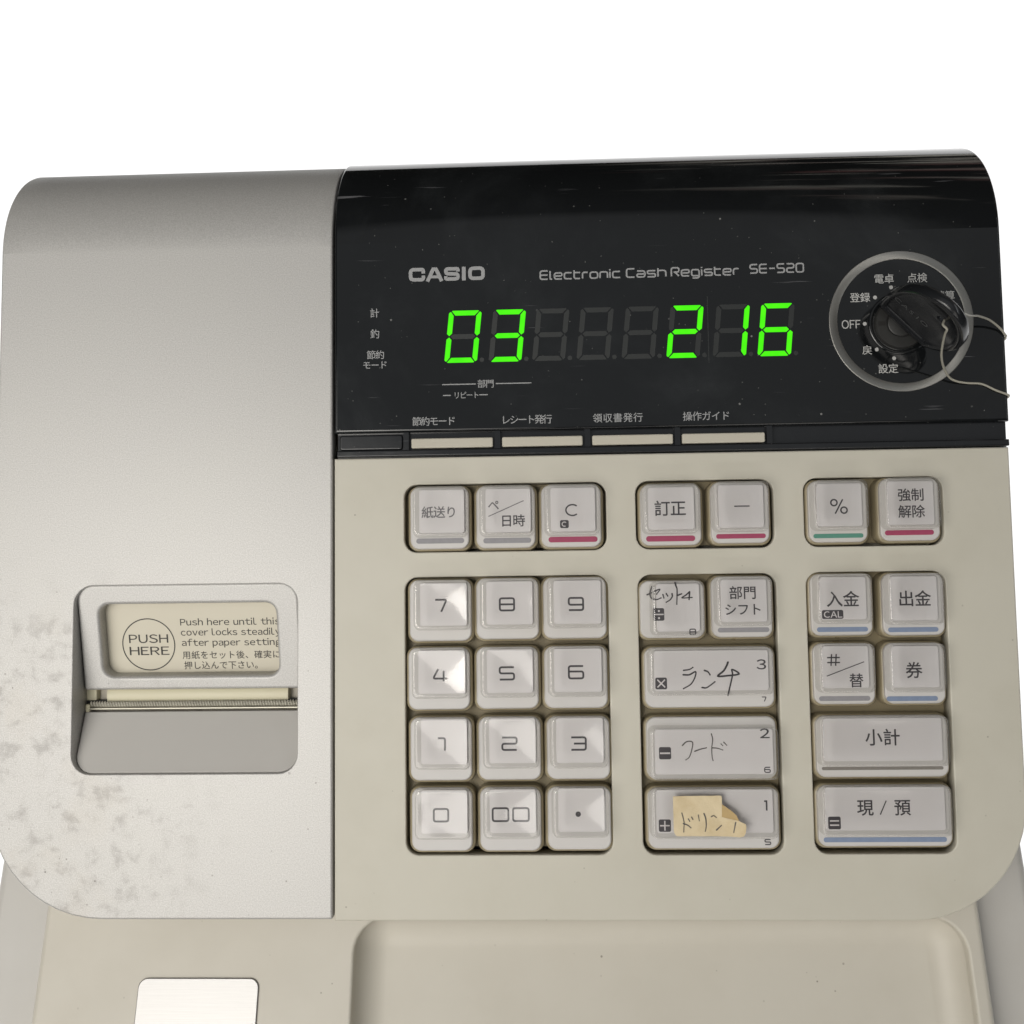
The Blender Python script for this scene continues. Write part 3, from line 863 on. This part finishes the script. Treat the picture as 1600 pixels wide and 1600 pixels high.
k = key((41.7, 82.5, -63.2, -44.1), (42.9, 81.6, -58.9, -44.3))
print_on(k, lambda b: pen(b, [[(53.86, -51.34), (55.67, -51.08), (56.8, -50.46)], [(53.69, -52.72), (55.63, -52.74), (57.6, -51.79), (57.42, -53.45), (56.11, -55.65), (53.72, -57.06)], [(60.38, -51.4), (61.48, -51.83), (62.14, -52.8)], [(59.54, -56.78), (61.07, -56.8), (63.61, -55.03)], [(67.93, -48.85), (67.48, -49.95), (66.47, -51.6), (64.62, -53.24), (67.81, -53.13), (71.28, -52.61), (69.11, -51.21), (69.2, -53.01), (67.95, -57.96), (67.62, -59.3)]], .56, LWK), M_PEN, 'handwriting')
badge(k, 46.7, -55.4, 3.7, 3.7, lambda b: (ribbon(b, [(45.5, -54.2), (47.9, -56.6)], .42, LWK + .05), ribbon(b, [(45.5, -56.6), (47.9, -54.2)], .42, LWK + .054)))
def num3(b): latin(b, '3', 76.9, -51.2, 3.0, LWK, width=2.9)
print_on(k, num3)
print_on(k, lambda b: sq(b, '7', 78.3, -61.6, 1.7, 1.7, .3, .57))
k = key((41.8, 82.6, -85.6, -66.1), (42.6, 82.3, -85.0, -69.0))
print_on(k, lambda b: pen(b, [[(52.85, -74.87), (54.27, -73.65), (56.06, -73.8), (55.86, -75.98), (54.97, -78.44), (53.85, -79.31)], [(56.67, -76.67), (58.62, -76.0), (60.42, -75.6)], [(62.06, -71.24), (62.42, -73.02), (62.07, -75.75), (62.14, -78.49), (62.38, -79.58)], [(62.21, -75.62), (63.86, -75.76), (65.5, -76.32)], [(65.0, -74.41), (65.54, -74.96)], [(65.84, -73.86), (66.78, -74.83)]], .40, LWK), M_PENCIL, 'handwriting')
badge(k, 47.4, -77.2, 3.8, 3.8, lambda b: ribbon(b, [(45.8, -77.2), (49.0, -77.2)], .5, LWK + .05))
def num2(b): latin(b, '2', 77.3, -72.7, 2.9, LWK, width=2.9)
print_on(k, num2)
print_on(k, lambda b: sq(b, '6', 78.2, -83.5, 2.1, 1.9, .34, LWK, .3, .35))
kd = key((41.8, 82.7, -107.1, -88.2), (42.6, 81.7, -103.1, -87.8))
badge(kd, 46.8, -99.6, 3.8, 3.8, lambda b: (ribbon(b, [(45.3, -99.6), (48.3, -99.6)], .42, LWK + .05), ribbon(b, [(46.8, -98.1), (46.8, -101.1)], .42, LWK + .054)))
def num1(b): ribbon(b, [(77.9, -92.2), (78.65, -92.2), (78.65, -95.1)], .5, LWK)
print_on(kd, num1)
print_on(kd, lambda b: sq(b, '5', 77.9, -106.0, 2.1, 1.9, .36, .57, .3, .35))
# right block
k = key((94.8, 114.1, -41.0, -21.3), (95.9, 113.0, -37.0, -21.6), (96.5, 112.5, -39.8, -38.3), M_BLUE)
print_on(k, lambda b: cjk(b, '入金', 104.6, -29.4, 4.9, LWK, 5.2))
def cal(b): latin(b, 'CAL', 98.5, -35.2, 1.9, LWK + .05, width=5.6)
badge(k, 101.25, -34.25, 6.7, 2.8, cal)
k = key((117.4, 136.7, -41.2, -21.5), (118.0, 135.2, -37.5, -21.7), (118.8, 134.5, -40.1, -38.6), M_BLUE)
print_on(k, lambda b: cjk(b, '出金', 127.0, -29.5, 4.9, LWK, 5.2))
k = key((94.9, 114.1, -62.6, -43.4), (95.9, 113.0, -58.5, -43.4), (96.4, 112.4, -61.5, -60.0), M_GREY)
def hashmark(b):
    for x in (100.3, 101.75): ribbon(b, [(x - .15, -50.4), (x + .15, -46.7)], .42, LWK)
    for y in (-47.8, -49.35): ribbon(b, [(99.0, y), (103.0, y)], .42, LWK + .004)
    cjk(b, '替', 107.9, -55.0, 4.3, LWK); ribbon(b, [(98.7, -53.6), (110.5, -49.2)], .28, LWK)
print_on(k, hashmark)
k = key((117.1, 136.0, -62.6, -43.5), (117.6, 134.8, -58.5, -43.6), (117.5, 133.4, -61.7, -60.2), M_BLUE)
print_on(k, lambda b: cjk(b, '券', 125.9, -51.95, 5.0, LWK))
k = key((95.0, 136.0, -85.3, -66.1), (95.4, 134.8, -81.2, -66.0), (96.5, 134.2, -83.0, -82.0), M_DGREY)
print_on(k, lambda b: cjk(b, '小計', 115.35, -72.7, 5.1, LWK, 5.5))
k = key((94.8, 136.2, -106.6, -87.7), (95.3, 134.8, -102.5, -87.3), (96.3, 134.3, -105.2, -103.7), M_BLUE)
print_on(k, lambda b: (cjk(b, '現', 109.15, -94.3, 4.9, LWK), cjk(b, '預', 120.6, -94.3, 4.9, LWK), ribbon(b, [(113.7, -96.5), (115.7, -92.2)], .36, LWK)))
badge(k, 99.5, -99.0, 3.9, 3.9, lambda b: (ribbon(b, [(98.1, -98.35), (100.9, -98.35)], .42, LWK + .05), ribbon(b, [(98.1, -99.65), (100.9, -99.65)], .42, LWK + .05)))

# ------------------------------------------------------------------ paper tape stuck on the lowest department key
tape = bpy.data.objects.new('paper_tape', None); COL.objects.link(tape)
tape.matrix_world = PANEL @ Matrix.Translation((.060, -.096, .0051)); tape.empty_display_size = .01
tag(tape, 'torn yellowed paper tape label with handwriting, stuck on a wide key', 'label')
TO = Vector((60, -96, 0))
out = [(49.14, -89.79), (63.48, -89.58), (64.04, -89.81), (64.17, -90.42), (64.0, -96.16), (68.79, -97.07), (70.88, -97.92), (71.14, -98.7), (70.94, -100.65), (70.35, -101.63), (69.21, -102.04), (49.97, -101.97), (49.42, -101.27), (49.11, -100.29)]
def lift(u, v):   # the torn right end curls up off the key
    return .16 + max(0, (u - 61.5) / 9.5) ** 2 * 1.9 + max(0, (v + 94) / 4.5) ** 2 * .35 * max(0, (u - 52) / 12) + .09 * math.sin(u * 1.1 + v * .8) + .06 * math.sin(v * 2.1 - u * .6)
def sheet(poly, extra=0, th=.12):
    bm = bmesh.new()
    fill(bm, [loop(bm, poly, 0)])
    for x in range(50, 72, 1):
        bmesh.ops.bisect_plane(bm, geom=bm.verts[:] + bm.edges[:] + bm.faces[:], plane_co=(x, 0, 0), plane_no=(1, 0, 0), dist=1e-4)
    for y in range(-102, -89, 1):
        bmesh.ops.bisect_plane(bm, geom=bm.verts[:] + bm.edges[:] + bm.faces[:], plane_co=(0, y, 0), plane_no=(0, 1, 0), dist=1e-4)
    for f in bm.faces:
        f.normal_update()
        if f.normal.z < 0: f.normal_flip()
    e = bmesh.ops.extrude_face_region(bm, geom=bm.faces[:])
    for v in e['geom']:
        if isinstance(v, bmesh.types.BMVert): v.co.z += th
    for v in bm.verts: v.co = Vector((v.co.x, v.co.y, v.co.z + lift(v.co.x, v.co.y) + extra)) - TO
    bmesh.ops.recalc_face_normals(bm, faces=bm.faces[:])
    return bm
obj('sheet', sheet(out), M_TAPE, tape, None, 40)
obj('folded_corner', sheet([(64.11, -92.24), (66.75, -94.07), (68.41, -95.48), (69.2, -97.3), (64.0, -96.44)], -.12, .1), M_TAPEBACK, tape, None, 40)
bm = bmesh.new()
pen(bm, [[(51.71, -94.85), (52.1, -96.39), (52.34, -98.07), (52.13, -100.58)], [(52.06, -98.07), (53.46, -98.63), (54.43, -99.42)], [(53.65, -96.67), (54.06, -97.38)], [(54.66, -96.12), (55.07, -96.82)], [(56.8, -95.57), (57.04, -97.25)], [(58.51, -95.02), (59.04, -96.7), (59.12, -98.93), (58.79, -100.47)], [(60.75, -96.01), (61.47, -95.73), (62.3, -96.29)], [(62.2, -100.12), (63.79, -98.67)], [(68.06, -97.57), (67.41, -100.64)]], .38, .27)
for v in bm.verts: v.co = Vector((v.co.x, v.co.y, v.co.z + lift(v.co.x, v.co.y))) - TO
obj('handwriting', bm, M_PENCIL, tape)

# ------------------------------------------------------------------ the mode key standing in the lock
E1 = Vector((.7071, -.7071, 0)); E3 = Vector((.7071, .7071, 0))
KF = PANEL @ Matrix(((E1.x, 0, -E3.x, LC[0] * .001), (E1.y, 0, -E3.y, LC[1] * .001), (0, 1, 0, .0016), (0, 0, 0, 1)))
mk = bpy.data.objects.new('register_key', None); COL.objects.link(mk)
mk.matrix_world = KF; mk.empty_display_size = .01
tag(mk, 'black plastic key with oval grip standing in the round mode lock', 'key')
# outline in the key's own plane: a along the slot, b out of the panel
ko = [(-9.3, 1.6), (-9.9, 8), (-9.6, 14), (-8.1, 21), (-5.2, 26.5), (-1.5, 29.8), (3.4, 31.8), (8.4, 31.0), (12.9, 27.2), (15.9, 21.0), (16.6, 14.5), (14.6, 7.5), (11.2, 2.6), (9.0, 1.2)]
ko = [tuple(p) for p in curve_pts(ko + [ko[0]], 4)][:-1]
HOLE = (6.2, 22.3)
def kscale(s, c=(1.5, 14.5)): return [(c[0] + (x - c[0]) * s, c[1] + (y - c[1]) * s) for x, y in ko]
bm = bmesh.new()
rings = [(.80, -.75), (.84, -1.45), (.89, -1.8), (.96, -1.7), (1.0, -1.0), (1.0, 1.0), (.96, 1.7), (.89, 1.8), (.84, 1.45), (.80, .75)]
prev = None; first = None; last = None
for s, w in rings:
    cur = loop(bm, kscale(s), w)
    if prev: ring_faces(bm, prev, cur, True)
    else: first = cur
    prev = cur; last = cur
hl = lambda w: loop(bm, circ(*HOLE, 1.5, 20), w)
h1, h2 = hl(-.75), hl(.75)
fill(bm, [first, h1]); fill(bm, [last, h2]); ring_faces(bm, h1, h2, True)
bmesh.ops.recalc_face_normals(bm, faces=bm.faces[:])
obj('grip', bm, M_KEYTAG, mk, None, 50)
bm = box(-3.6, 3.6, -1.5, 2.4, -1.2, 1.2)
obj('blade', bm, M_KEYTAG, mk)
bm = bmesh.new()
for x, s in ((-6.4, 'C'), (-3.2, 'A'), (-.2, 'S'), (2.6, 'I'), (4.2, 'O')):
    put(bm, s, x - 1.5, 11.6, 3.8, 3.0, .80)
obj('lettering', bm, M_EMBOSS, mk)

# ------------------------------------------------------------------ thin wire tied through the key
WP = [(131.6, 54.2, 23.9), (130.5, 53.0, 25.0), (130.0, 51.9, 25.8), (130.9, 50.5, 26.2), (131.4, 49.8, 23.5), (132.8, 48.1, 18.0), (134.44, 45.79, 12.5), (136.9, 43.3, 7.5), (140.05, 40.8, 3.5), (142.83, 39.6, 2.2), (146.69, 39.0, 1.55), (151.2, 38.64, 1.4), (155.57, 36.5, 1.4), (158.6, 35.3, 1.35), (159.9, 34.7, .5), (160.0, 34.2, -4), (160.0, 33, -24), (160.0, 31, -46)]
WP2 = [(131.6, 54.2, 23.9), (133.2, 55.2, 25.6), (135.69, 55.0, 26.6), (140.37, 56.12, 20), (144.51, 57.56, 14), (148.06, 58.74, 9), (152.97, 58.48, 5), (157.2, 56.6, 2.3), (159.2, 54.6, 1.4), (159.9, 54.0, .3), (160.0, 53, -5), (160.0, 50, -44)]
def tube(paths, r, seg=8):
    bm = bmesh.new()
    for path in paths:
        P = curve_pts([Vector(p) for p in path], 5)
        P = [Vector(p) for p in P]; prev = None; up = Vector((.3, .2, 1)).normalized()
        for i, p in enumerate(P):
            d = (P[min(i + 1, len(P) - 1)] - P[max(i - 1, 0)]).normalized()
            s = d.cross(up)
            if s.length < .1: s = d.cross(Vector((1, 0, 0)))
            s.normalize(); t = s.cross(d)
            up = t
            cur = [bm.verts.new(p + (s * math.cos(2 * math.pi * k / seg) + t * math.sin(2 * math.pi * k / seg)) * r) for k in range(seg)]
            if prev: ring_faces(bm, prev, cur, True)
            else: bm.faces.new(cur)
            prev = cur
        bm.faces.new(prev)
    bmesh.ops.recalc_face_normals(bm, faces=bm.faces[:]); return bm
bm = tube([WP, WP2], .36)
wire = obj('wire', bm, M_WIRE, None, PANEL)
tag(wire, 'thin pale wire looped through the black key and over the side', 'wire')
